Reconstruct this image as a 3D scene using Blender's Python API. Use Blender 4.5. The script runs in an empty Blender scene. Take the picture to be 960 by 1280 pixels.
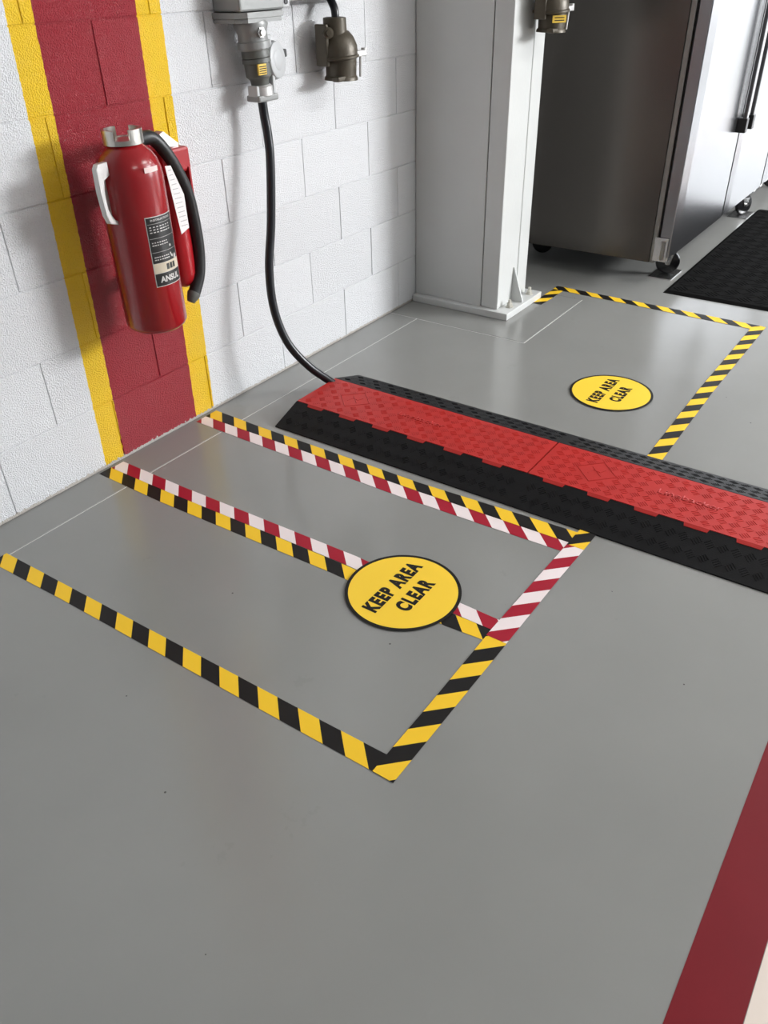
import bpy, bmesh, math, random
from mathutils import Vector, Matrix
random.seed(7)
S = bpy.context.scene
COL = S.collection
# ------------------------------------------------------------------ camera
FPX = 1003.78
cam = bpy.data.cameras.new('camera'); co = bpy.data.objects.new('camera', cam); COL.objects.link(co)
cam.sensor_fit = 'HORIZONTAL'; cam.sensor_width = 36.0; cam.lens = FPX*36.0/960.0
rt = Vector((0.569052, -0.822025, -0.021329)); dn = Vector((-0.475172, -0.30755, -0.824393)); fw = Vector((0.671112, 0.479258, -0.565615))
up = -dn; bk = -fw
M = Matrix(((rt.x, up.x, bk.x, -1.58350), (rt.y, up.y, bk.y, -2.03154), (rt.z, up.z, bk.z, 1.33482), (0, 0, 0, 1)))
co.matrix_world = M; cam.clip_start = .02; cam.clip_end = 200
S.camera = co
ZO = 0.0054      # the floor is z = 0
# ------------------------------------------------------------------ world, light, exposure
W = bpy.data.worlds.new('sky'); S.world = W; W.use_nodes = True
bg = W.node_tree.nodes['Background']; bg.inputs[0].default_value = (.92, .96, 1.0, 1); bg.inputs[1].default_value = 6.0
def area(name, loc, rot, sx, sy, power=0, color=(1, 1, 1), portal=False):
    l = bpy.data.lights.new(name, 'AREA'); l.shape = 'RECTANGLE'; l.size = sx; l.size_y = sy; l.energy = power; l.color = color
    if portal: l.cycles.is_portal = True
    o = bpy.data.objects.new(name, l); o.location = loc; o.rotation_euler = rot; COL.objects.link(o); return o
R90 = math.pi/2
area('daylight_bay_front', (5.6, -7.0, 2.0), (R90, 0, 0), 2.8, 2.4, portal=True)
area('daylight_bay_right', (9.0, -3.6, 1.7), (R90, 0, R90), 4.0, 3.0, portal=True)
for lx, ly, pw in ((2.3, -3.5, 60), (-1.2, -4.5, 30), (5.4, -3.5, 60)):
    area('ceiling_panel_light', (lx, ly, 3.38), (0, 0, 0), 1.5, .8, pw, (1, .985, .96))
area('added_bay_fill', (5.5, -6.9, 2.75), (R90-.12, 0, .35), 2.4, 1.0, 540, (.97, .985, 1))  # extra lamp just inside the front bay, added to brighten the interior
S.view_settings.view_transform = 'Standard'; S.view_settings.look = 'None'
S.view_settings.gamma = 1; S.view_settings.use_curve_mapping = False
S.view_settings.exposure = 0.08
# ------------------------------------------------------------------ materials
def mat(name, col, rough=.5, metal=0, bump=0, bscale=100, coat=0, croug=.1, spec=.5, aniso=0, mottle=0, mscale=6):
    m = bpy.data.materials.new(name); m.use_nodes = True; nt = m.node_tree; b = nt.nodes['Principled BSDF']
    b.inputs['Base Color'].default_value = (*col, 1); b.inputs['Roughness'].default_value = rough; b.inputs['Metallic'].default_value = metal
    b.inputs['Specular IOR Level'].default_value = spec
    b.inputs['Coat Weight'].default_value = coat; b.inputs['Coat Roughness'].default_value = croug
    tc = nt.nodes.new('ShaderNodeTexCoord')
    if bump:
        n = nt.nodes.new('ShaderNodeTexNoise'); n.inputs['Scale'].default_value = bscale; n.inputs['Detail'].default_value = 3
        nt.links.new(tc.outputs['Object'], n.inputs['Vector'])
        bp = nt.nodes.new('ShaderNodeBump'); bp.inputs['Strength'].default_value = bump; bp.inputs['Distance'].default_value = .002
        nt.links.new(n.outputs[0], bp.inputs['Height']); nt.links.new(bp.outputs[0], b.inputs['Normal'])
    if mottle:
        n = nt.nodes.new('ShaderNodeTexNoise'); n.inputs['Scale'].default_value = mscale; n.inputs['Detail'].default_value = 5
        nt.links.new(tc.outputs['Object'], n.inputs['Vector'])
        r = nt.nodes.new('ShaderNodeMix'); r.data_type = 'RGBA'
        r.inputs[6].default_value = (*[c*(1-mottle) for c in col], 1); r.inputs[7].default_value = (*[min(1, c*(1+mottle)) for c in col], 1)
        nt.links.new(n.outputs[0], r.inputs[0]); nt.links.new(r.outputs[2], b.inputs['Base Color'])
    return m
def nn(nt, kind, **kw):
    n = nt.nodes.new(kind)
    for k, v in kw.items(): setattr(n, k, v)
    return n
def math_(nt, op, a, b=None, c=None):
    n = nn(nt, 'ShaderNodeMath', operation=op)
    for i, v in enumerate((a, b, c)):
        if v is None: continue
        if isinstance(v, (int, float)): n.inputs[i].default_value = v
        else: nt.links.new(v, n.inputs[i])
    return n.outputs[0]
def mixc(nt, f, a, b):
    n = nn(nt, 'ShaderNodeMix', data_type='RGBA')
    for i, v in ((0, f), (6, a), (7, b)):
        if isinstance(v, (int, float)): n.inputs[i].default_value = v
        elif isinstance(v, tuple): n.inputs[i].default_value = (*v, 1)
        else: nt.links.new(v, n.inputs[i])
    return n.outputs[2]
WHITE = (.84, .85, .87); YEL = (.93, .60, .012); RED = (.33, .012, .025)
def wall_paint():
    m = bpy.data.materials.new('painted_block'); m.use_nodes = True; nt = m.node_tree; b = nt.nodes['Principled BSDF']
    g = nn(nt, 'ShaderNodeNewGeometry'); sp = nn(nt, 'ShaderNodeSeparateXYZ'); nt.links.new(g.outputs['Position'], sp.inputs[0])
    nz = nn(nt, 'ShaderNodeTexNoise'); nz.inputs['Scale'].default_value = 60; nt.links.new(g.outputs['Position'], nz.inputs['Vector'])
    x = math_(nt, 'SUBTRACT', sp.outputs[0], math_(nt, 'MULTIPLY', sp.outputs[2], .028))
    x = math_(nt, 'ADD', x, math_(nt, 'MULTIPLY', math_(nt, 'SUBTRACT', nz.outputs[0], .5), .006))
    def band(a, bb): return math_(nt, 'MULTIPLY', math_(nt, 'GREATER_THAN', x, a), math_(nt, 'LESS_THAN', x, bb))
    c = mixc(nt, band(-.279, .210), WHITE, YEL)
    c = mixc(nt, band(-.203, .122), c, RED)
    # paint chipped off along the foot of the wall
    n2 = nn(nt, 'ShaderNodeTexNoise'); n2.inputs['Scale'].default_value = 90; nt.links.new(g.outputs['Position'], n2.inputs['Vector'])
    chip = math_(nt, 'LESS_THAN', math_(nt, 'ADD', sp.outputs[2], math_(nt, 'MULTIPLY', n2.outputs[0], -.030)), -.006)
    c = mixc(nt, chip, c, (.62, .58, .53))
    nt.links.new(c, b.inputs['Base Color'])
    b.inputs['Roughness'].default_value = .18; b.inputs['Specular IOR Level'].default_value = .6
    h1 = nn(nt, 'ShaderNodeTexNoise'); h1.inputs['Scale'].default_value = 260; h1.inputs['Detail'].default_value = 3
    h2 = nn(nt, 'ShaderNodeTexNoise'); h2.inputs['Scale'].default_value = 45; h2.inputs['Detail'].default_value = 3
    for h in (h1, h2): nt.links.new(g.outputs['Position'], h.inputs['Vector'])
    oi = nn(nt, 'ShaderNodeObjectInfo')
    hh = math_(nt, 'ADD', math_(nt, 'MULTIPLY', h1.outputs[0], math_(nt, 'ADD', math_(nt, 'MULTIPLY', oi.outputs['Random'], .2), .9)), math_(nt, 'MULTIPLY', h2.outputs[0], .5))
    bp = nn(nt, 'ShaderNodeBump'); bp.inputs['Strength'].default_value = 1.0; bp.inputs['Distance'].default_value = .0065
    nt.links.new(hh, bp.inputs['Height']); nt.links.new(bp.outputs[0], b.inputs['Normal'])
    return m
def stripe_mat(name, dark, light):
    m = bpy.data.materials.new(name); m.use_nodes = True; nt = m.node_tree; b = nt.nodes['Principled BSDF']
    uv = nn(nt, 'ShaderNodeUVMap'); sp = nn(nt, 'ShaderNodeSeparateXYZ'); nt.links.new(uv.outputs[0], sp.inputs[0])
    f = math_(nt, 'LESS_THAN', math_(nt, 'FRACT', sp.outputs[0]), .5)
    nt.links.new(mixc(nt, f, light, dark), b.inputs['Base Color']); b.inputs['Roughness'].default_value = .5; b.inputs['Specular IOR Level'].default_value = .25
    return m
def floor_mat():
    m = bpy.data.materials.new('grey_floor_enamel'); m.use_nodes = True; nt = m.node_tree; b = nt.nodes['Principled BSDF']
    g = nn(nt, 'ShaderNodeNewGeometry')
    n1 = nn(nt, 'ShaderNodeTexNoise'); n1.inputs['Scale'].default_value = 2.2; n1.inputs['Detail'].default_value = 6
    n2 = nn(nt, 'ShaderNodeTexNoise'); n2.inputs['Scale'].default_value = 38; n2.inputs['Detail'].default_value = 2
    n3 = nn(nt, 'ShaderNodeTexVoronoi'); n3.inputs['Scale'].default_value = 9
    for h in (n1, n2, n3): nt.links.new(g.outputs['Position'], h.inputs['Vector'])
    base = mixc(nt, n1.outputs[0], (.235, .237, .227), (.290, .292, .280))
    spk = math_(nt, 'MULTIPLY', math_(nt, 'LESS_THAN', n3.outputs['Distance'], .022), math_(nt, 'GREATER_THAN', n2.outputs[0], .50))
    sc = nn(nt, 'ShaderNodeTexNoise'); sc.inputs['Scale'].default_value = 5; sc.inputs['Detail'].default_value = 8; sc.inputs['Roughness'].default_value = .7
    nt.links.new(g.outputs['Position'], sc.inputs['Vector'])
    scf = math_(nt, 'MULTIPLY', math_(nt, 'GREATER_THAN', sc.outputs[0], .66), .12)
    base = mixc(nt, scf, base, (.17, .17, .16))
    nt.links.new(mixc(nt, spk, base, (.08, .08, .075)), b.inputs['Base Color'])
    b.inputs['Roughness'].default_value = .34; b.inputs['Specular IOR Level'].default_value = .6
    rr = nn(nt, 'ShaderNodeMapRange'); rr.inputs[3].default_value = .13; rr.inputs[4].default_value = .25
    nt.links.new(n1.outputs[0], rr.inputs[0]); nt.links.new(rr.outputs[0], b.inputs['Roughness'])
    bp = nn(nt, 'ShaderNodeBump'); bp.inputs['Strength'].default_value = .10; bp.inputs['Distance'].default_value = .002
    n4 = nn(nt, 'ShaderNodeTexNoise'); n4.inputs['Scale'].default_value = 30; nt.links.new(g.outputs['Position'], n4.inputs['Vector'])
    nt.links.new(n4.outputs[0], bp.inputs['Height']); nt.links.new(bp.outputs[0], b.inputs['Normal'])
    return m
def steel_mat(name, col, rough, axis_scale):
    m = bpy.data.materials.new(name); m.use_nodes = True; nt = m.node_tree; b = nt.nodes['Principled BSDF']
    b.inputs['Base Color'].default_value = (*col, 1); b.inputs['Metallic'].default_value = 1; b.inputs['Roughness'].default_value = rough
    g = nn(nt, 'ShaderNodeNewGeometry'); mp = nn(nt, 'ShaderNodeMapping'); mp.inputs['Scale'].default_value = axis_scale
    n = nn(nt, 'ShaderNodeTexNoise'); n.inputs['Scale'].default_value = 1; n.inputs['Detail'].default_value = 4
    nt.links.new(g.outputs['Position'], mp.inputs[0]); nt.links.new(mp.outputs[0], n.inputs['Vector'])
    bp = nn(nt, 'ShaderNodeBump'); bp.inputs['Strength'].default_value = .06; bp.inputs['Distance'].default_value = .001
    nt.links.new(n.outputs[0], bp.inputs['Height']); nt.links.new(bp.outputs[0], b.inputs['Normal'])
    return m
MW = wall_paint(); MF = floor_mat()
MYB = stripe_mat('hazard_yellow_black', (.010, .009, .009), (.93, .58, .030))
MRW = stripe_mat('hazard_red_white', (.36, .010, .028), (.86, .76, .76))
MCAULK = mat('joint_paint', (.62, .62, .60), .3)
MMORTAR = MW
MREDL = mat('red_floor_paint', (.18, .010, .016), .5, spec=.15, mottle=.08, mscale=9)
MCREAM = mat('cream_floor_paint', (.78, .68, .60), .4)
MSIGN = mat('sign_yellow', (.95, .63, .05), .5, spec=.25)
MINK = mat('black_ink', (.010, .009, .008), .5, spec=.25)
MCOL = mat('column_paint', (.61, .62, .61), .32, bump=.25, bscale=60, mottle=.04)
MCOLF = MCOL
MDIRT = mat('dirty_bolt_paint', (.58, .56, .50), .5, mottle=.35, mscale=60)
MBLK = mat('black_ramp_rubber', (.006, .006, .007), .55, spec=.22, bump=.2, bscale=300, mottle=.3, mscale=12)
MRLID = mat('red_ramp_lid', (.46, .022, .018), .45, spec=.35, bump=.15, bscale=300, mottle=.13, mscale=14)
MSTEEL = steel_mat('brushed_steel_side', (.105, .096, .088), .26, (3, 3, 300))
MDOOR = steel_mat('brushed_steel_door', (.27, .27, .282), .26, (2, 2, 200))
MSTRIP = steel_mat('steel_trim', (.26, .25, .235), .35, (200, 200, 3))
MRUB = mat('black_wheel_rubber', (.008, .008, .009), .25)
MCHROME = mat('zinc', (.6, .6, .6), .25, 1)
MGASK = mat('black_plastic', (.015, .015, .016), .4)
MMAT = mat('mat_rubber', (.008, .008, .008), .9, spec=.03)
MEXT = mat('red_enamel', (.30, .005, .009), .25, coat=.4, croug=.10)
MEXT2 = mat('red_enamel_cartridge', (.38, .008, .014), .3)
MALU = mat('cast_aluminium', (.62, .61, .60), .42, .6, bump=.3, bscale=90)
MNICK = mat('worn_nickel', (.60, .58, .54), .28, 1, bump=.3, bscale=80)
MHOSE = mat('black_hose', (.012, .012, .013), .42)
MPAPER = mat('paper_tag', (.80, .79, .78), .7, bump=.4, bscale=120)
MPINK = mat('sticker_pale', (.80, .62, .60), .5)
MLAB = mat('label_black', (.018, .018, .018), .35)
MCRM = mat('label_cream', (.62, .54, .42), .4)
MWINK = mat('label_white_print', (.62, .60, .58), .4)
MCAB = mat('cable_jacket', (.008, .009, .013), .30)
MGREY = mat('grey_enamel_casting', (.27, .275, .27), .38, .15, bump=.35, bscale=60)
MGREYL = mat('light_grey_cap', (.50, .51, .52), .4, bump=.2, bscale=60)
MDGREY = mat('dark_grey_casting', (.11, .115, .105), .45, bump=.4, bscale=70)
MBRZ = mat('bronze_casting', (.075, .062, .043), .42, .3, bump=.4, bscale=60, mottle=.2, mscale=25)
MYLAB = mat('yellow_plate', (.75, .50, .06), .4)
MREDS = mat('red_sticker', (.5, .04, .03), .4)
MROOM = mat('room_white', (.55, .56, .57), .6)
MDARKW = mat('room_grey', (.22, .22, .22), .6)
MCEIL = mat('ceiling_grey', (.62, .62, .62), .8)
MASPH = mat('outside_concrete', (.42, .41, .39), .9, mottle=.1, mscale=1)
# ------------------------------------------------------------------ builders
def obj(name, bm, m, parent=None, smooth=False, kind=None, label=None, recalc=True):
    if recalc: bmesh.ops.recalc_face_normals(bm, faces=bm.faces)
    me = bpy.data.meshes.new(name); bm.to_mesh(me); bm.free()
    for x in (m if isinstance(m, (list, tuple)) else [m]): me.materials.append(x)
    if smooth:
        for p in me.polygons: p.use_smooth = True
        try: me.set_sharp_from_angle(angle=math.radians(38))
        except Exception: pass
    o = bpy.data.objects.new(name, me); COL.objects.link(o)
    if parent: o.parent = parent
    if kind: o['kind'] = kind
    if label: o['label'] = label
    return o
def thing(name, label, cat, loc=(0, 0, 0), group=None):
    o = bpy.data.objects.new(name, None); COL.objects.link(o); o.location = loc; o.empty_display_size = .05
    o['label'] = label; o['category'] = cat
    if group: o['group'] = group
    return o
def tag(o, label, cat, group=None):
    o['label'] = label; o['category'] = cat
    if group: o['group'] = group
    return o
def box(bm, x0, x1, y0, y1, z0, z1, bev=0, seg=2):
    r = bmesh.ops.create_cube(bm, size=1)
    vs = r['verts']
    for v in vs: v.co = Vector(((x0+x1)/2+v.co.x*(x1-x0), (y0+y1)/2+v.co.y*(y1-y0), (z0+z1)/2+v.co.z*(z1-z0)))
    if bev:
        es = list({e for v in vs for e in v.link_edges})
        bmesh.ops.bevel(bm, geom=es, offset=bev, segments=seg, profile=.5, affect='EDGES')
    return bm
def bx(*a, **k): return box(bmesh.new(), *a, **k)
def frame(d):
    d = Vector(d).normalized(); a = Vector((0, 0, 1)) if abs(d.z) < .9 else Vector((1, 0, 0))
    u = d.cross(a).normalized(); return d, u, d.cross(u)
def lathe(bm, origin, axis, prof, n=32, cap=True):
    """prof: list of (distance along axis, radius)"""
    d, u, w = frame(axis); O = Vector(origin); rings = []
    for t, r in prof:
        rings.append([bm.verts.new(O+d*t+(u*math.cos(2*math.pi*i/n)+w*math.sin(2*math.pi*i/n))*max(r, 1e-5)) for i in range(n)])
    for a, b in zip(rings, rings[1:]):
        for i in range(n): bm.faces.new((a[i], a[(i+1) % n], b[(i+1) % n], b[i]))
    if cap: bm.faces.new(rings[0]); bm.faces.new(rings[-1])
    return bm
def lt(*a, **k): return lathe(bmesh.new(), *a, **k)
def spline(P, n=10):
    P = [Vector(p) for p in P]; out = []
    for i in range(len(P)-1):
        p0 = P[max(i-1, 0)]; p1 = P[i]; p2 = P[i+1]; p3 = P[min(i+2, len(P)-1)]
        for k in range(n):
            t = k/n
            out.append(.5*((2*p1)+(p2-p0)*t+(2*p0-5*p1+4*p2-p3)*t*t+(3*p1-p0-3*p2+p3)*t**3))
    out.append(P[-1]); return out
def tube(bm, P, r, n=16, radii=None):
    prev = None; rings = []; u = None
    for i, p in enumerate(P):
        d = (P[min(i+1, len(P)-1)]-P[max(i-1, 0)]).normalized()
        if u is None: _, u, _ = frame(d)
        u = (u-d*u.dot(d)).normalized(); w = d.cross(u); rr = radii[i] if radii else r
        rings.append([bm.verts.new(p+(u*math.cos(2*math.pi*k/n)+w*math.sin(2*math.pi*k/n))*rr) for k in range(n)])
    for a, b in zip(rings, rings[1:]):
        for i in range(n): bm.faces.new((a[i], a[(i+1) % n], b[(i+1) % n], b[i]))
    bm.faces.new(rings[0]); bm.faces.new(rings[-1]); return bm
def prism(bm, pts, vec, f=lambda p: Vector(p)):
    """extrude polygon (list of 3-vectors) by vec"""
    a = [bm.verts.new(f(p)) for p in pts]; b = [bm.verts.new(f(p)+Vector(vec)) for p in pts]
    n = len(a); f1 = bm.faces.new(a); f2 = bm.faces.new(list(reversed(b)))
    for i in range(n): bm.faces.new((a[i], b[i], b[(i+1) % n], a[(i+1) % n]))
    bmesh.ops.triangulate(bm, faces=[f1, f2]); return bm
def text_bm(txt, w, h, bold=.0, depth=0, space=1.0):
    """text as a mesh, squeezed into w x h (cap height), lower left corner at 0,0"""
    c = bpy.data.curves.new('lettering', 'FONT'); c.body = txt; c.size = 1; c.offset = bold; c.extrude = 0; c.space_character = space; c.resolution_u = 4
    o = bpy.data.objects.new('lettering', c); COL.objects.link(o)
    dg = bpy.context.evaluated_depsgraph_get(); me = bpy.data.meshes.new_from_object(o.evaluated_get(dg))
    bm = bmesh.new(); bm.from_mesh(me)
    bpy.data.objects.remove(o); bpy.data.curves.remove(c); bpy.data.meshes.remove(me)
    xs = [v.co.x for v in bm.verts]; ys = [v.co.y for v in bm.verts]; x0, x1, y0, y1 = min(xs), max(xs), min(ys), max(ys)
    for v in bm.verts: v.co.x = (v.co.x-x0)/(x1-x0)*w; v.co.y = (v.co.y-y0)/(y1-y0)*h
    if depth:
        r = bmesh.ops.extrude_face_region(bm, geom=list(bm.faces))
        for g in r['geom']:
            if isinstance(g, bmesh.types.BMVert): g.co.z += depth
    return bm
# ------------------------------------------------------------------ structure: floor
fl = obj('floor', bx(-4, 9, -7, 0, -.12, -.0012), MCAULK); fl['kind'] = 'structure'
def slab(polys):
    bm = bmesh.new()
    for x0, x1, y0, y1 in polys: box(bm, x0, x1, y0, y1, -.05, 0)
    return obj('slab', bm, MF, fl)
J = .0021
bm = bmesh.new()
prism(bm, [(-4, -7, -.05), (9, -7, -.05), (9, 0, -.05), (1.96, 0, -.05), (1.96, -.680-J, -.05), (1.352-J, -.680-J, -.05), (1.352-J, -.146-J, -.05), (-4, -.146-J, -.05)], (0, 0, .05))
bmesh.ops.bevel(bm, geom=[e for e in bm.edges if all(v.co.z > -.01 for v in e.verts)], offset=.0012, segments=1, affect='EDGES')
obj('slab', bm, MF, fl)
obj('slab', bx(-4, 1.352-J, -.146+J, 0, -.05, 0, bev=.0012, seg=1), MF, fl)
obj('slab', bx(1.352+J, 1.96, -.680+J, 0, -.05, 0, bev=.0012, seg=1), MF, fl)
def quad_strip(bm, pts, z, w=None, uvf=None):
    """pts: rows of ((xl,yl),(xr,yr)); flat strip of 0.3 mm film"""
    uvl = bm.loops.layers.uv.verify(); top = []
    for a, b in pts: top.append((bm.verts.new((a[0], a[1], z)), bm.verts.new((b[0], b[1], z))))
    fs = []
    for (a, b), (c, d) in zip(top, top[1:]): fs.append(bm.faces.new((a, b, d, c)))
    r = bmesh.ops.extrude_face_region(bm, geom=fs)
    for g in r['geom']:
        if isinstance(g, bmesh.types.BMVert): g.co.z -= .0004
    if uvf:
        for f in bm.faces:
            for l in f.loops: l[uvl].uv = (uvf(l.vert.co.x, l.vert.co.y), 0)
    return bm
o = obj('painted_line', quad_strip(bmesh.new(), [((-4, -2.034), (-4, -2.1335)), ((9, -2.034), (9, -2.1335))], .0006), MREDL, fl, label='dark red painted floor line')
o = obj('painted_line', quad_strip(bmesh.new(), [((-4, -2.1345), (-4, -2.50)), ((9, -2.1345), (9, -2.50))], .0006), MCREAM, fl, label='cream painted floor band beside the red line')
# ------------------------------------------------------------------ structure: block wall
Bw, Bh = .4064, .2032
wall = obj('wall_back', bx(-4, 9, .0035, .20, -.05, 3.4), MW); wall['kind'] = 'structure'
def block_mesh(w, h):
    bm = bx(-w/2+.0016, w/2-.0016, 0, .012, -h/2+.0016, h/2-.0016, bev=.0018, seg=2)
    me = bpy.data.meshes.new('block'); bmesh.ops.recalc_face_normals(bm, faces=bm.faces); bm.to_mesh(me); bm.free(); me.materials.append(MW)
    for p in me.polygons: p.use_smooth = False
    return me
full = block_mesh(Bw, Bh)
for k in range(0, 10):
    off = .5 if k % 2 == 0 else 0
    for i in range(-6, 7):
        x = (i+off+.5)*Bw
        if x < -2.3 or x > 2.7: continue
        b = bpy.data.objects.new('block', full); COL.objects.link(b)
        b.location = (x, random.uniform(-.0008, .0008), ZO+(k+.5)*Bh); b.parent = wall
bm = bmesh.new()
for k in range(0, 17):
    off = .5 if k % 2 == 0 else 0
    for i in range(-10, 23):
        x = (i+off+.5)*Bw
        if k < 10 and -2.3 <= x <= 2.7: continue
        if x-Bw/2 < -4 or x+Bw/2 > 9 or ZO+(k+1)*Bh > 3.4: continue
        box(bm, x-Bw/2+.002, x+Bw/2-.002, 0, .012, ZO+k*Bh+.002, ZO+(k+1)*Bh-.002)
obj('block_courses', bm, MW, wall, kind='stuff')
# rest of the room, with two open bays that let the daylight in
def wall_open(name, pieces):
    bm = bmesh.new()
    for p in pieces: box(bm, *p)
    o = obj(name, bm, MDARKW if name == 'wall_left' else MROOM); o['kind'] = 'structure'; return o
wall_open('wall_left', [(-4.2, -4, -7, 0, 0, 3.4)])
wall_open('wall_front', [(-4, 4.2, -7.2, -7, 0, 3.4), (7.0, 9, -7.2, -7, 0, 3.4), (4.2, 7.0, -7.2, -7, 3.2, 3.4), (4.2, 7.0, -7.2, -7, 0, .8)])
wall_open('wall_right', [(9, 9.2, -7, -5.6, 0, 3.4), (9, 9.2, -1.6, 0, 0, 3.4), (9, 9.2, -5.6, -1.6, 3.2, 3.4)])
c = obj('ceiling', bx(-4.2, 9.2, -7.2, .2, 3.4, 3.6), MCEIL); c['kind'] = 'structure'
g = obj('ground', bx(-60, 60, -60, 60, -.3, -.14), MASPH); g['kind'] = 'structure'
# ------------------------------------------------------------------ white steel column
colm = thing('steel_column', 'white painted steel column bolted to the floor in the corner of the block wall', 'column', (1.70, -.25, 0))
def P(name, bm, m, parent, smooth=False, **k):
    o = obj(name, bm, m, parent, smooth, **k)
    if parent is not None: o.matrix_parent_inverse = Matrix.Translation(-parent.location) if parent.type == 'EMPTY' else Matrix.Identity(4)
    return o
CX0, CX1, CY = 1.562, 1.742, -.438
P('base_plate', bx(1.533, 1.886, -.503, -.004, 0, .031, bev=.003), MCOL, colm)
P('web', bx(CX0, 1.84, -.352, -.004, .031, 3.4, bev=.002), MCOL, colm)
P('flange', bx(CX0, CX1, CY, -.356, .031, 3.4, bev=.004), MCOL, colm)
P('flange', bx(CX1+.005, 1.842, CY, -.356, .031, 3.4, bev=.004), MCOL, colm)
bm = bmesh.new(); prism(bm, [(1.700, CY, .031), (1.700, -.493, .031), (1.700, -.493, .040), (1.700, CY-.004, .185), (1.700, CY, .185)], (.009, 0, 0)); P('gusset', bm, MCOL, colm)
for x in (1.622, 1.822):
    bm = lt((x, -.470, .031), (0, 0, 1), [(0, .017), (.004, .017)], 20)
    bo = P('anchor_bolt', bm, MDIRT, colm)
    bm = lt((x, -.470, .035), (0, 0, 1), [(0, .013), (.014, .013), (.0145, .008), (.028, .008), (.029, .006)], 6); P('nut', bm, MDIRT, bo)
# ------------------------------------------------------------------ hazard tapes
def ytape(rows, z, w0, per, m, label, group=None):
    bm = quad_strip(bmesh.new(), [((xl, y), (xr, y)) for y, xl, xr in rows], z, uvf=lambda x, y: (w0-(y-x))/per)
    return tag(obj('floor_tape', bm, m), label, 'tape', group)
def xtape(rows, z, w0, per, m, label, group=None):
    bm = quad_strip(bmesh.new(), [((x, yt), (x, yb)) for x, yt, yb in rows], z, uvf=lambda x, y: ((x+y)-w0)/per)
    return tag(obj('floor_tape', bm, m), label, 'tape', group)
ytape([(-.135, -.785, -.737), (-.42, -.777, -.733), (-1.24, -.768, -.720), (-1.452, -.765, -.715)], .0008, .552, .118, MYB,
      'long yellow and black striped floor tape farthest left, running out from the wall alone')
ytape([(-.012, -.318, -.270), (-.3, -.323, -.272), (-.95, -.310, -.264), (-1.3, -.321, -.274), (-1.430, -.312, -.270)], .0008, .199, .1172, MYB,
      'yellow and black striped tape under the large round sign, on its lower left side')
ytape([(-.018, -.273, -.225), (-.3, -.273, -.227), (-.96, -.262, -.217), (-1.3, -.272, -.229), (-1.430, -.272, -.232)], .0013, .182, .1173, MRW,
      'red and white striped tape running under the large round sign to the wall')
ytape([(-.018, .104, .152), (-.25, .099, .150), (-.9, .094, .146), (-1.2, .101, .152), (-1.43, .108, .155)], .0008, -.205, .1158, MRW,
      'red and white striped tape running from the wall alongside the cable ramp')
ytape([(-.018, .151, .204), (-.25, .149, .196), (-.9, .148, .190), (-1.2, .15, .203), (-1.43, .155, .212)], .0013, -.250, .1167, MYB,
      'yellow and black striped tape lying nearest the black edge of the cable ramp')
xtape([(-.766, -1.403, -1.453), (-.55, -1.405, -1.455), (-.292, -1.404, -1.457)], .0018, -2.154, .1123, MYB,
      'short yellow and black striped tape closing the left box, parallel to the wall')
xtape([(-.296, -1.403, -1.457), (0, -1.410, -1.459), (.150, -1.414, -1.463)], .0023, -1.630, .112, MRW,
      'short red and white striped tape closing the box between sign and cable ramp')
xtape([(.143, -1.414, -1.463), (.226, -1.416, -1.464)], .0028, -1.276, .112, MYB,
      'small yellow and black piece of tape at the corner beside the cable ramp')
xtape([(.66, -1.433, -1.482), (1.3, -1.425, -1.474), (2.045, -1.431, -1.482)], .0018, -.70, .117, MYB,
      'yellow and black striped tape behind the cable ramp, right side of the far box')
ytape([(-.50, 2.026, 2.077), (-.8, 2.018, 2.067), (-1.47, 1.995, 2.050)], .0013, -2.665, .112, MYB,
      'yellow and black striped tape in front of the steel refrigerator, far end of the box')
xtape([(1.80, -.495, -.545), (2.078, -.505, -.555)], .0008, .9, .117, MYB,
      'short piece of yellow and black tape coming out from the foot of the column')
# ------------------------------------------------------------------ round floor signs
def sign(cx, cy, label):
    t = thing('floor_sign', label, 'sign', (cx, cy, .0028), 'round keep area clear floor signs')
    P('disc', lt((cx, cy, .0028), (0, 0, 1), [(0, .150), (.0004, .150)], 96), MINK, t)
    P('face', lt((cx, cy, .0032), (0, 0, 1), [(0, .1412), (.0003, .1412)], 96), MSIGN, t)
    for txt, x0, y0, w, h in (('KEEP AREA', -.110, .009, .222, .044), ('CLEAR', -.064, -.057, .134, .044)):
        bm = text_bm(txt, w, h, .060, space=1.22)
        bmesh.ops.translate(bm, verts=bm.verts, vec=(cx+x0, cy+y0, .0037)); P('lettering', bm, MINK, t)
    return t
sign(-.270, -1.147, 'large round yellow keep area clear sign lying over the striped tapes in front')
sign(1.096, -1.163, 'smaller looking round yellow keep area clear sign on bare floor beyond the cable ramp')
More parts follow.
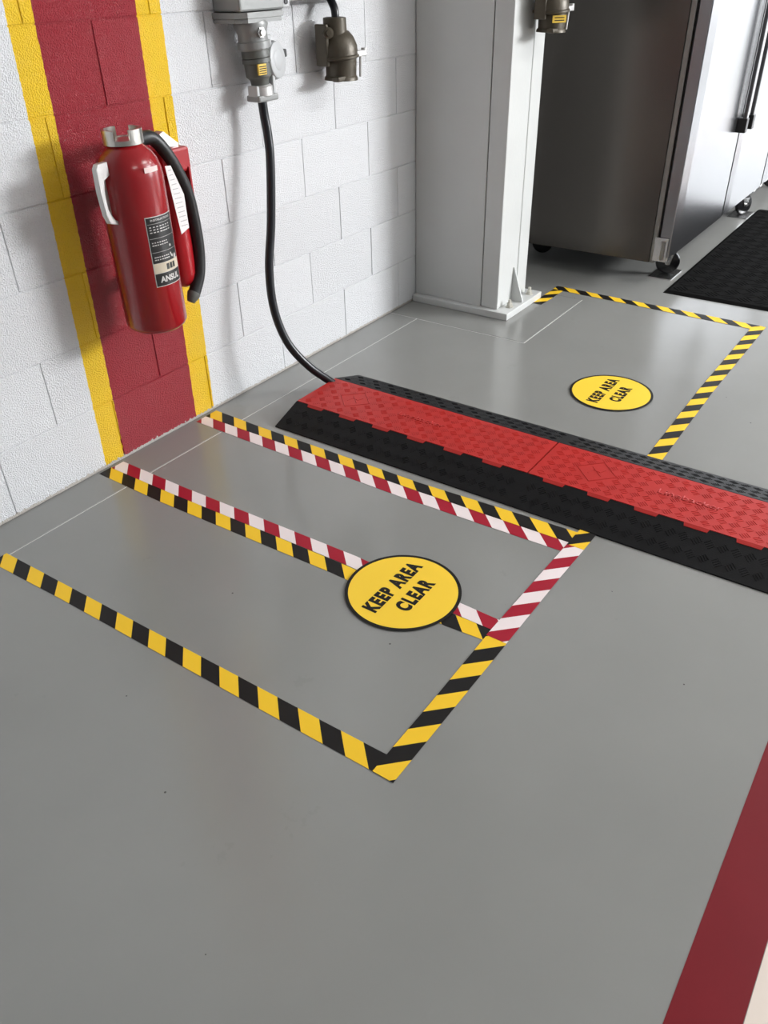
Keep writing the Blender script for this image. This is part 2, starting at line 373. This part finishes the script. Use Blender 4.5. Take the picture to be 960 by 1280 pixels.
# ------------------------------------------------------------------ cable ramp modules
RX0, RX1, RX2, RX3, RH = .226, .348, .574, .720, .050
def ramp(y0, y1, label):
    t = thing('cable_ramp', label, 'cable ramp', ((RX0+RX3)/2, (y0+y1)/2, 0), 'cable ramp sections')
    L = y1-y0
    sec = [(RX0, 0), (RX0, .004), (RX1, RH-.002), (RX1+.006, RH-.002), (RX1+.006, RH-.008)]
    for a, b in ((.375, .425), (.445, .475), (.495, .560)):
        sec += [(a, RH-.008), (a, .008), (b, .008), (b, RH-.008)]
    sec += [(RX2-.004, RH-.008), (RX2-.004, RH-.002), (RX2+.002, RH-.002), (RX3, .004), (RX3, 0)]
    bm = bmesh.new(); prism(bm, [(x, y0-.002, z) for x, z in sec], (0, L+.004, 0)); P('body', bm, MBLK, t)
    # lid with a toothed near edge
    out = [(RX1+.006, y1-.002)]; n = 13; y = y1-.002-.012
    out = []
    ys = y1-.0005
    k = 0; yy = ys; pts = [(RX1+.002, ys)]
    yy = ys-.05
    while yy-.070 > y0+.01:
        pts += [(RX1+.002, yy), (RX1-.010, yy-.004), (RX1-.010, yy-.066), (RX1+.002, yy-.070)]; yy -= .140
    pts += [(RX1+.002, y0+.0005), (RX2-.005, y0+.0005), (RX2-.005, ys)]
    bm = bmesh.new(); prism(bm, [(x, y, RH-.007 if x > RX1 else RH-.008) for x, y in pts], (0, 0, .007)); 
    for v in bm.verts:
        if v.co.x < RX1-.005: v.co.z -= .0035
    lid = P('lid', bm, MRLID, t)
    # tread bars
    def tread(x0, x1, zf, skip, name, m, par, tilt):
        bm = bmesh.new(); p = .034; nx = int((x1-x0)/p); ny = int((L-.03)/p)
        for i in range(nx):
            for j in range(ny):
                cx = x0+(i+.5)*(x1-x0)/nx; cy = y0+.015+(j+.5)*(L-.03)/ny
                if skip(cx, cy): continue
                s = 1 if (i+j) % 2 else -1
                for q in (-1.5, -.5, .5, 1.5):
                    a = s*math.pi/4; dx, dy = math.cos(a), math.sin(a); px, py = -dy, dx
                    ox, oy = cx+px*q*.0068, cy+py*q*.0068
                    hl, hw = .0110, .0010
                    vs = []
                    for zt in (0, 1):
                        for u, v in ((-hl, -hw), (hl, -hw), (hl, hw), (-hl, hw)):
                            f = .8 if zt else 1
                            X = ox+dx*u*f+px*v*f; Y = oy+dy*u*f+py*v*f
                            vs.append(bm.verts.new((X, Y, zf(X)+(.0013 if zt else -.0004))))
                    bm.faces.new(vs[4:8])
                    for e in range(4): bm.faces.new((vs[e], vs[(e+1) % 4], vs[4+(e+1) % 4], vs[4+e]))
        o = obj(name, bm, m, par, kind='stuff')
        o.matrix_parent_inverse = Matrix.Translation(-t.location) if par is t else Matrix.Identity(4)
    dcy = y1-.170
    def skl(x, y): return (abs(x-.466)+abs(y-dcy) < .075) or (abs(x-.464) < .021 and dcy-.385 < y < dcy-.175)
    tread(RX1+.008, RX2-.012, lambda x: RH-.0002, skl, 'tread', MRLID, lid, 0)
    tread(RX0+.012, RX1-.018, lambda x: .004+(x-RX0)/(RX1-RX0)*(RH-.006), lambda x, y: False, 'tread', MBLK, t, 0)
    tread(RX2+.010, RX3-.012, lambda x: .004+(RX3-x)/(RX3-RX2-.002)*(RH-.006), lambda x, y: False, 'tread', MBLK, t, 0)
    # raised diamond emblem with arrow and raised name
    bm = bmesh.new(); h = .062; cx = .467
    for a, b in (((0, h), (-h, 0)), ((-h, 0), (0, -h)), ((0, -h), (h, 0)), ((h, 0), (0, h))):
        A = Vector((cx+a[0], dcy+a[1], RH)); B_ = Vector((cx+b[0], dcy+b[1], RH)); tube(bm, [A, B_], .0016, 6)
    tube(bm, [Vector((cx-.02, dcy-.02, RH)), Vector((cx+.02, dcy+.02, RH))], .0014, 6)
    tube(bm, [Vector((cx-.02, dcy+.02, RH)), Vector((cx+.005, dcy+.012, RH)), Vector((cx, dcy-.012, RH)), Vector((cx+.02, dcy-.02, RH))], .0014, 6)
    P('emblem', bm, MRLID, lid)
    bm = text_bm('Linebacker', .182, .025, .004, .0013)
    for v in bm.verts: v.co = Vector((.452+v.co.y, dcy-.190-v.co.x, RH+v.co.z))
    P('raised_lettering', bm, MRLID, lid)
    for ch in (lid,):
        for c2 in ch.children: c2.matrix_parent_inverse = Matrix.Identity(4)
    return t
ramp(-1.186, -.284, 'red lidded black cable ramp section nearest the wall, with the cable going in')
ramp(-2.092, -1.190, 'red lidded black cable ramp section running out at the right edge of the photo')
# ------------------------------------------------------------------ big plug, receptacle and cable
def enclosure():
    t = thing('power_enclosure', 'grey metal power enclosure on the white block wall above the big plug', 'electrical box', (.54, 0, 1.2))
    P('housing', bx(.447, .645, -.112, -.001, 1.220, 1.62, bev=.006), MGREY, t)
    bm = bmesh.new()
    for z0, z1, e in ((1.203, 1.218, .000), (1.191, 1.202, -.004)):
        x0, x1, y0, y1 = .440-e, .655+e, -.120-e, -.002; c_ = .028
        prism(bm, [(x0, y1, z0), (x0, y0+c_, z0), (x0+c_, y0, z0), (x1-c_, y0, z0), (x1, y0+c_, z0), (x1, y1, z0)], (0, 0, z1-z0))
    P('flange', bm, MGREY, t)
    P('trunking', bx(.655, 1.06, -.085, -.001, 1.236, 1.40, bev=.004), MGREY, t)
    b_ = P('mounting_ear', bx(.650, .690, -.097, -.086, 1.222, 1.262, bev=.004), MGREYL, t)
    bm = lt((.670, -.097, 1.238), (0, -1, 0), [(0, .008), (.003, .008)], 16); o = P('screw', bm, MGASK, b_)
    P('warning_sticker', bx(.535, .595, -.1135, -.1115, 1.247, 1.30), MREDS, t)
    # receptacle hanging below the enclosure
    A = Vector((.530, -.070, 1.193)); d = Vector((.012, -.008, -.2))
    P('receptacle', lt(A, d, [(0, .050), (.010, .053), (.030, .046), (.052, .046), (.053, .051), (.072, .051), (.073, .045), (.076, .044)], 32), MGREY, t, True)
    P('clamp_screw', lt(A+Vector((-.008, -.046, -.028)), (-.2, -1, 0), [(0, .015), (.006, .015), (.007, .010), (.014, .010)], 6), MCHROME, t)
    P('lug', bx(.570, .592, -.095, -.065, 1.120, 1.155, bev=.004), MGREYL, t)
    return t
enclosure()
def plug(name, label, cat, A, d, m, mcap=None):
    pass
t = thing('power_plug', 'large grey industrial power plug with a round cap, feeding the black cable', 'plug', (.535, -.076, .97))
A = Vector((.535, -.073, 1.119)); d = Vector((.012, -.008, -.2)).normalized()
P('locking_ring', lt(A, d, [(0, .041), (.004, .043), (.022, .043), (.024, .039)], 32), MDGREY, t, True)
P('body', lt(A+d*.024, d, [(0, .044), (.012, .045), (.014, .041), (.050, .040), (.060, .030), (.075, .028)], 32), MDGREY, t, True)
P('rating_plate', bx(.497, .533, -.1175, -.1105, 1.052, 1.082, bev=.001), MYLAB, t)
bm = bmesh.new()
for i in range(4): box(bm, .500, .530, -.1185, -.1173, 1.056+i*.006, 1.0585+i*.006)
P('plate_print', bm, MINK, t)
C0 = Vector((.612, -.085, 1.083)); nrm = Vector((.25, -1, .05)).normalized()
P('cap', lt(C0, nrm, [(-.026, .046), (-.022, .052), (-.004, .055), (.004, .053)], 40), MGREY, t, True)
P('cap_face', lt(C0, nrm, [(.0045, .0525), (.010, .051), (.013, .046), (.0125, .030), (.014, .028), (.0135, .0)], 40, cap=False), MGREYL, t, True)
P('latch', bx(.635, .690, -.070, -.048, 1.085, 1.108, bev=.004), MGASK, t)
P('gland', lt(A+d*.098, d, [(0, .030), (.006, .037), (.030, .037), (.034, .030)], 28), MALU, t, True)
P('gland_clamp', bx(.497, .590, -.108, -.052, .975, .994, bev=.005), MGREY, t)
P('clamp_ear', bx(.498, .510, -.100, -.060, .988, 1.021, bev=.003), MGREYL, t)
P('clamp_ear', bx(.577, .589, -.100, -.060, .988, 1.050, bev=.003), MGREYL, t)
CAB = [(.540, -.077, .998), (.542, -.080, .930), (.541, -.088, .872), (.530, -.098, .790), (.492, -.110, .610), (.449, -.120, .463), (.432, -.140, .329), (.446, -.175, .210), (.492, -.225, .113), (.543, -.280, .046), (.548, -.335, .026), (.548, -.55, .024)]
CABLE = CAB
tag(obj('power_cable', tube(bmesh.new(), spline([Vector(p)+Vector((0, 0, ZO*.5)) for p in CAB], 12), .0148, 18), MCAB, smooth=True), 'thick black power cable hanging from the plug down into the cable ramp', 'cable')
# ------------------------------------------------------------------ bronze connectors
def bronze(loc, label, plate=False, s=1.0):
    x, y, z = loc
    t = thing('connector', label, 'connector', loc, 'bronze cable connectors')
    V = lambda a, b, c_: Vector((x+a*s, y+b*s, z+c_*s))
    P('cord', tube(bmesh.new(), spline([V(-.004, 0, .17), V(-.002, .004, .20), V(.010, .03, .2305)] if not plate else [V(-.008, 0, .17), V(.0, 0, .22), V(.02, .01, .40), V(.02, .03, 1.2), V(.02, .03, 2.39)], 8), .0135*s, 14), MCAB, t, True)
    P('neck', lt(V(-.010, 0, .120), (0, 0, 1), [(0, .041*s), (.056*s, .039*s), (.058*s, .030*s)], 28), MBRZ, t, True)
    P('dome', lt(V(.002, 0, .068), (-.05, 0, 1), [(-.002*s, .069*s), (.024*s, .067*s), (.050*s, .056*s), (.066*s, .042*s), (.076*s, .022*s), (.080*s, .0)], 36), MBRZ, t, True)
    P('flange', lt(V(.002, 0, .055), (-.05, 0, 1), [(0, .066*s), (.003*s, .073*s), (.010*s, .073*s), (.013*s, .068*s)], 36), MBRZ, t, True)
    P('socket', lt(V(.014, -.002, .058), (-.02, .02, -1), [(0, .055*s), (.056*s, .053*s), (.062*s, .058*s), (.070*s, .059*s), (.070*s, .049*s), (.030*s, .046*s), (.030*s, 0)], 36, cap=False), MBRZ, t, True)
    P('back_plate', bx(x-.072*s, x-.058*s, y-.01*s, y+.040*s, z+.035*s, z+.16*s, bev=.004*s), MBRZ, t)
    P('side_bolt', lt(V(-.066, -.015, .135), (-.6, -.8, 0), [(-.012*s, .017*s), (.004*s, .017*s), (.005*s, .010*s), (.010*s, .009*s)], 20), MBRZ, t, True)
    P('bottom_lug', bx(x-.060*s, x-.015*s, y-.045*s, y-.015*s, z-.012*s, z+.004*s, bev=.005*s), MBRZ, t)
    P('hinge_clip', bx(x+.020*s, x+.085*s, y-.062*s, y-.040*s, z+.058*s, z+.076*s, bev=.003*s), MALU, t)
    P('hinge_pin', lt(V(.088, -.048, .058), (0, 0, 1), [(0, .010*s), (.024*s, .010*s)], 16), MALU, t)
    P('spring_bar', tube(bmesh.new(), [V(.070, -.045, .060), V(.076, -.038, -.006)], .0045*s, 8), MALU, t)
    if plate:
        a = Vector((-.62, -.78, 0)); c_ = V(.018, -.002, .035)+a*(.0555*s)
        u = Vector((.78, -.62, 0))
        bm = bmesh.new()
        pts = [c_-u*.028-Vector((0, 0, .012)), c_+u*.028-Vector((0, 0, .012)), c_+u*.028+Vector((0, 0, .012)), c_-u*.028+Vector((0, 0, .012))]
        prism(bm, pts, a*.003); pl = P('rating_plate', bm, MYLAB, t)
        bm = bmesh.new()
        for q in range(2):
            e = c_+a*.003+Vector((0, 0, -.006+q*.009))
            prism(bm, [e-u*.020, e+u*.020, e+u*.020+Vector((0, 0, .003)), e-u*.020+Vector((0, 0, .003))], a*.0004)
        P('plate_print', bm, MINK, pl).matrix_parent_inverse = Matrix.Identity(4)
    return t
bronze((.945, -.080, 1.005), 'brown bronze cable connector hanging open against the white block wall')
bronze((1.715, -.512, 1.108), 'brown bronze connector with yellow plate on the front of the white column', True, .95)
# ------------------------------------------------------------------ fire extinguisher
EX, EY, ER = -.10, -.165, .0875
ext = thing('fire_extinguisher', 'red fire extinguisher with black label hung on the red and yellow wall stripe', 'fire extinguisher', (EX, EY, .456))
cyl = P('cylinder', lt((EX, EY, .456), (0, 0, 1), [(0, .060), (.002, .072), (.010, .082), (.020, ER), (.415, ER), (.440, .0855), (.462, .078), (.480, .066), (.494, .050), (.500, .044), (.505, .044)], 56), MEXT, ext, True)
# crown collar with notches
bm = bmesh.new(); n = 56; zc = .956
ring = []
for i in range(n):
    a = 2*math.pi*i/n; deg = math.degrees(a) % 360
    hi = .036
    for c_ in (226, 46):
        if abs((deg-c_+180) % 360-180) < 21: hi = .012
    ring.append((a, hi))
for i in range(n):
    a0 = 2*math.pi*i/n; a1 = 2*math.pi*(i+1)/n; hi = ring[i][1]
    q = []
    for r in (.052, .044):
        for a in (a0, a1):
            for z in (zc, zc+hi): q.append(bm.verts.new((EX+r*math.cos(a), EY+r*math.sin(a), z)))
    o0, o1, o2, o3, i0, i1, i2, i3 = q
    for f in ((o0, o2, o3, o1), (i0, i1, i3, i2), (o1, o3, i3, i1), (o0, i0, i2, o2), (o0, o1, i1, i0), (o2, i2, i3, o3)): bm.faces.new(f)
bmesh.ops.remove_doubles(bm, verts=bm.verts, dist=1e-5)
P('collar', bm, MNICK, ext)
P('fill_cap', lt((EX, EY, .955), (0, 0, 1), [(0, .044), (.010, .044), (.012, .030), (.014, .012), (.014, 0)], 28, cap=False), MNICK, ext, True)
# cast carrying handle on the left
ang = math.radians(190); rd = Vector((math.cos(ang), math.sin(ang), 0)); tg = Vector((-math.sin(ang), math.cos(ang), 0))
def hp(r, z): return Vector((EX, EY, 0))+rd*r+Vector((0, 0, z))-tg*.008
bm = bmesh.new(); prism(bm, [hp(.084, .926), hp(.118, .926), hp(.127, .915), hp(.129, .860), hp(.124, .800), hp(.114, .778), hp(.084, .768), hp(.084, .778), hp(.106, .790), hp(.113, .812), hp(.114, .862), hp(.108, .884), hp(.084, .894)], tg*.016)
bmesh.ops.bevel(bm, geom=[e for e in bm.edges], offset=.001, segments=1, affect='EDGES'); P('handle', bm, MALU, ext)
# label wrapped on the cylinder
def wrap(bm, a0, z0, r):
    for v in bm.verts:
        a = math.radians(a0)+v.co.x/ER; rr = r+v.co.z
        v.co = Vector((EX+rr*math.cos(a), EY+rr*math.sin(a), z0+v.co.y))
    return bm
def patch(w, h, nx=16, t_=.0003):
    bm = bmesh.new(); g = [[bm.verts.new((w*i/nx, h*j, t_)) for i in range(nx+1)] for j in (0, 1)]
    for i in range(nx): bm.faces.new((g[0][i], g[0][i+1], g[1][i+1], g[1][i]))
    return bm
LA, LZ, LW, LH = -118, .596, .098, .188
lab = P('label', wrap(patch(LW, LH), LA, LZ, ER+.0002), MWINK, ext)
def lp(name, bm, m, x, z, lift):
    bmesh.ops.translate(bm, verts=bm.verts, vec=(x, 0, 0)); o = P(name, wrap(bm, LA, LZ+z, ER+lift), m, lab); o.matrix_parent_inverse = Matrix.Identity(4); return o
lp('panel', patch(LW-.004, .121), MLAB, .002, .065, .0006)
lp('panel', patch(LW-.004, .027), MCRM, .002, .0375, .0006)
lp('panel', patch(LW-.004, .0345), MLAB, .002, .002, .0006)
lp('lettering', text_bm('INSTRUCTIONS', .070, .0055, .02), MWINK, .014, .176, .0012)
lp('lettering', text_bm('ANSUL', .070, .0170, .035), MWINK, .014, .0110, .0012)
bm = bmesh.new()
for yb, n_, wd in ((.160, 3, .072), (.119, 2, .052), (.080, 2, .050)):
    for q in range(n_):
        for s_ in range(7):
            w_ = wd/7*random.uniform(.5, .85); x_ = .008+wd/7*s_
            p_ = [bm.verts.new((x_, yb-q*.007, .0003)), bm.verts.new((x_+w_, yb-q*.007, .0003)), bm.verts.new((x_+w_, yb-q*.007+.0026, .0003)), bm.verts.new((x_, yb-q*.007+.0026, .0003))]
            bm.faces.new(p_)
for yb in (.131, .094, .169):
    for s_ in range(12):
        p_ = [bm.verts.new((.004+s_*.0075, yb, .0003)), bm.verts.new((.0115+s_*.0075, yb, .0003)), bm.verts.new((.0115+s_*.0075, yb+.0008, .0003)), bm.verts.new((.004+s_*.0075, yb+.0008, .0003))]; bm.faces.new(p_)
bmesh.ops.translate(bm, verts=bm.verts, vec=(0, -.0, 0)); lp('small_print', bm, MWINK, 0, 0, .0010)
# small pictograms: nozzle held at the foot of flames
bm = bmesh.new()
def blob(cx, cy, pts):
    bm.faces.new([bm.verts.new((cx+a, cy+b, .0003)) for a, b in pts])
blob(.070, .075, [(-.010, .010), (-.006, .011), (-.002, .002), (.002, .004), (.000, -.004), (-.005, -.002)])
blob(.080, .070, [(-.005, -.004), (.004, -.004), (.006, .003), (.003, .010), (.001, .004), (-.002, .009), (-.005, .003)])
blob(.066, .104, [(-.003, -.003), (.003, -.003), (.003, .003), (-.003, .003)])
lp('pictogram', bm, MWINK, 0, 0, .0010)
bm = bmesh.new()
for x_ in (.045, .057, .069):
    bm.faces.new([bm.verts.new((x_+a, .043+b, .0003)) for a, b in ((-.005, 0), (.0045, 0), (.0045, .016), (-.005, .016))])
lp('class_symbol', bm, MLAB, 0, 0, .0010)
st = P('sticker', wrap(patch(.046, .013), -103, .893, ER+.0006), MPINK, ext)
# hose, nozzle
HP = [(-.03, -.125, .945), (.005, -.115, .948), (.040, -.112, .943), (.066, -.118, .915), (.098, -.120, .862), (.130, -.120, .785), (.146, -.115, .700), (.150, -.112, .610), (.136, -.112, .535), (.104, -.112, .482)]
P('hose', tube(bmesh.new(), spline(HP, 10), .0190, 18), MHOSE, ext, True)
P('nozzle', lt((.106, -.112, .486), (-.62, 0, -.75), [(0, .0195), (.006, .0205), (.018, .0175), (.032, .012), (.033, .007)], 22), MDGREY, ext, True)
P('valve_stem', lt((EX+.03, -.140, .945), (1, .35, .05), [(0, .016), (.05, .016), (.052, .013), (.065, .013)], 20), MGASK, ext, True)
# gas cartridge on the wall side
CXX, CYY = .106, -.076
P('cartridge', lt((CXX, CYY, .500), (0, 0, 1), [(0, .012), (.008, .026), (.022, .036), (.045, .041), (.290, .041), (.310, .038), (.330, .026), (.345, .020)], 40), MEXT2, ext, True)
bm = bx(.060, .166, -.118, -.030, .838, .905, bev=.008); P('cartridge_receiver', bm, MEXT2, ext)
bm = bmesh.new(); box(bm, .150, .158, -.122, -.028, .66, .85, bev=.002); P('guard', bm, MEXT2, ext)
bm = bmesh.new(); prism(bm, [(.085, -.095, .945), (.100, -.095, .950), (.150, -.095, .912), (.146, -.095, .903), (.100, -.095, .910)], (0, .03, 0)); P('puncture_lever', bm, MALU, ext)
P('hanger', bx(-.055, .005, EY+.060, -.002, .80, .845, bev=.004), MEXT2, ext)
P('hanger', bx(-.055, .005, EY+.060, -.002, .56, .590, bev=.004), MEXT2, ext)
tp = [(.052, .870), (.073, .868), (.104, .784), (.101, .690), (.068, .678)]
bm = bmesh.new(); prism(bm, [(x, -.134-(.87-z)*.03, z) for x, z in tp], (0, .0012, 0)); tgp = P('inspection_tag', bm, MPAPER, ext)
bm = bmesh.new()
for q in range(13):
    z = .856-q*.013; xm = .056+(.87-z)*.08; xw = .012+min(.87-z, .09)*.18
    box(bm, xm+.004, xm+xw, -.1352-(.87-z)*.03, -.1340-(.87-z)*.03, z, z+.0015)
o = P('ruled_line', bm, mat('tag_lines', (.42, .41, .42), .7), tgp); o.matrix_parent_inverse = Matrix.Identity(4)
# ------------------------------------------------------------------ steel refrigerators
def fridge(dx, label, nxt=False):
    t = thing('refrigerator', label, 'refrigerator', (3.165+dx, -.5, 0), 'steel two door refrigerators')
    X0, X1, YF, ZB = 2.305+dx, 4.02+dx, -.882, .112
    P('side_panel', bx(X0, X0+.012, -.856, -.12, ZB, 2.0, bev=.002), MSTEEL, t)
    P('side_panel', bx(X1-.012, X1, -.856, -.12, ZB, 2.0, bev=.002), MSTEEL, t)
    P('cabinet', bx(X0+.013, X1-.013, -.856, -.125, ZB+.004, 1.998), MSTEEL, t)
    P('front_frame', bx(X0, X1, YF, -.8575, ZB, 2.0, bev=.004), MSTRIP, t)
    for a, b, hx, hinge in ((X0+.003, 3.154+dx, 3.105+dx, X0+.03), (3.186+dx, X1-.032, 3.235+dx, X1-.10)):
        P('gasket', bx(a+.012, b-.012, -.893, YF, .175, 1.88), MGASK, t)
        bm = bmesh.new(); prism(bm, [(a, -.893, .148), (a, -.940, .148), (a+.003, -.944, .148), (a+.080, -.953, .148), (a+.083, -.952, .148), (b-.004, -.952, .148), (b, -.948, .148), (b, -.893, .148)], (0, 0, 1.752))
        dr = P('door', bm, MDOOR, t)
        h_ = P('handle', bx(hx-.018, hx+.018, -.992, -.972, .63, 1.45, bev=.005), MDOOR, dr); h_.matrix_parent_inverse = Matrix.Identity(4)
        for z0 in (.578, 1.45):
            e = P('handle_end', bx(hx-.021, hx+.021, -.996, -.950, z0, z0+.068, bev=.004), MGASK, dr); e.matrix_parent_inverse = Matrix.Identity(4)
        bm = bx(hinge, hinge+.055, -.935, -.884, .118, .147, bev=.003); box(bm, hinge, hinge+.012, -.93, -.884, .147, .235, bev=.002); box(bm, hinge-.014, hinge+.002, -.925, -.895, .165, .215, bev=.002)
        P('hinge', bm, MCHROME, t)
    P('mullion', bx(3.156+dx, 3.184+dx, -.950, YF, .15, 1.90, bev=.002), MMAT, t)
    P('mullion', bx(X1-.030, X1-.001, -.950, YF, .15, 1.90, bev=.002), MMAT, t)
    bm = bx(X0-.005, X0-.001, -.935, -.872, .125, .235, bev=.0015); P('hinge_plate', bm, MCHROME, t)
    P('hinge_pin', lt((X0-.010, -.915, .135), (0, 0, 1), [(0, .008), (.085, .008)], 12), MSTRIP, t)
    P('top_grille', bx(X0+.004, X1-.004, -.94, -.86, 1.91, 2.0, bev=.006), MDOOR, t)
    for cx, cy, an in ((X0+(.62 if nxt else .22), -.885, 20), (X1-.16, -.905, 60), (X0+.22, -.20, 0), (X1-.16, -.20, 0)):
        a = math.radians(an); ax = Vector((math.cos(a), math.sin(a), 0)); sd = Vector((-math.sin(a), math.cos(a), 0))
        c0 = Vector((cx, cy, .062))
        cas = P('caster', lt((cx, cy+.02, .100), (0, 0, 1), [(0, .030), (.012, .034), (.012, .040)], 20), MCHROME, t, True)
        for s in (-1, 1):
            bm = bmesh.new()
            w0 = c0+ax*(s*.020)
            prism(bm, [w0-sd*.010+Vector((0, 0, -.010)), w0+sd*.010+Vector((0, 0, -.010)), w0+sd*.030+Vector((0, 0, .040)), w0-sd*.022+Vector((0, 0, .040))], ax*.003)
            P('fork_arm', bm, MCHROME, cas).matrix_parent_inverse = Matrix.Identity(4)
        P('wheel', lt(c0-ax*.016, ax, [(0, .020), (.001, .046), (.004, .055), (.010, .058), (.022, .058), (.028, .055), (.031, .046), (.032, .020)], 32), MRUB, cas, True).matrix_parent_inverse = Matrix.Identity(4)
        P('axle', lt(c0-ax*.030, ax, [(0, .008), (.060, .008)], 12), MCHROME, cas).matrix_parent_inverse = Matrix.Identity(4)
    return t
fridge(0, 'tall stainless steel refrigerator whose dark side faces the white column')
fridge(1.740, 'second stainless steel refrigerator beyond the first, at the right edge of the photo', True)
for x, y, lbl in ((2.53, -.885, 'thin steel floor pad under the nearest refrigerator caster'), (3.86, -.905, 'thin steel floor pad under the farther refrigerator caster')):
    tag(obj('caster_pad', bx(x-.095, x+.085, y-.055, y+.060, 0, .004, bev=.001), MCHROME), lbl, 'floor pad')
# ------------------------------------------------------------------ rubber mat
m_ = thing('floor_mat', 'black ribbed rubber mat lying in front of the steel refrigerators', 'mat', (3.13, -1.43, 0))
bm = bmesh.new()
x0, x1, y0, y1 = 2.247, 4.02, -1.90, -.965
lo = [bm.verts.new(v) for v in ((x0, y0, .0), (x1, y0, .0), (x1, y1, .0), (x0, y1, .0))]
hi = [bm.verts.new(v) for v in ((x0+.02, y0+.02, .011), (x1-.02, y0+.02, .011), (x1-.02, y1-.02, .011), (x0+.02, y1-.02, .011))]
bm.faces.new(lo); bm.faces.new(hi)
for i in range(4): bm.faces.new((lo[i], lo[(i+1) % 4], hi[(i+1) % 4], hi[i]))
P('border', bm, MMAT, m_)
bm = bmesh.new(); p_ = .075; nx, ny = 23, 12
for i in range(nx):
    for j in range(ny):
        cx = x0+.03+(i+.5)*(x1-x0-.06)/nx; cy = y0+.03+(j+.5)*(y1-y0-.06)/ny; sg = 1 if (i+j) % 2 else -1
        a = sg*math.pi/4; dx, dy = math.cos(a), math.sin(a); px, py = -dy, dx
        for q in (-1.5, -.5, .5, 1.5):
            ox, oy = cx+px*q*.0165, cy+py*q*.0165; hl = .034-.004*abs(q); vs = []
            for zt in (0, 1):
                for u, v in ((-hl, -.003), (hl, -.003), (hl, .003), (-hl, .003)):
                    f = .75 if zt else 1; vs.append(bm.verts.new((ox+dx*u*f+px*v*f, oy+dy*u*f+py*v*f, .0105+.0022*zt)))
            bm.faces.new(vs[4:8])
            for e in range(4): bm.faces.new((vs[e], vs[(e+1) % 4], vs[4+(e+1) % 4], vs[4+e]))
P('ribs', bm, MMAT, m_, kind='stuff')
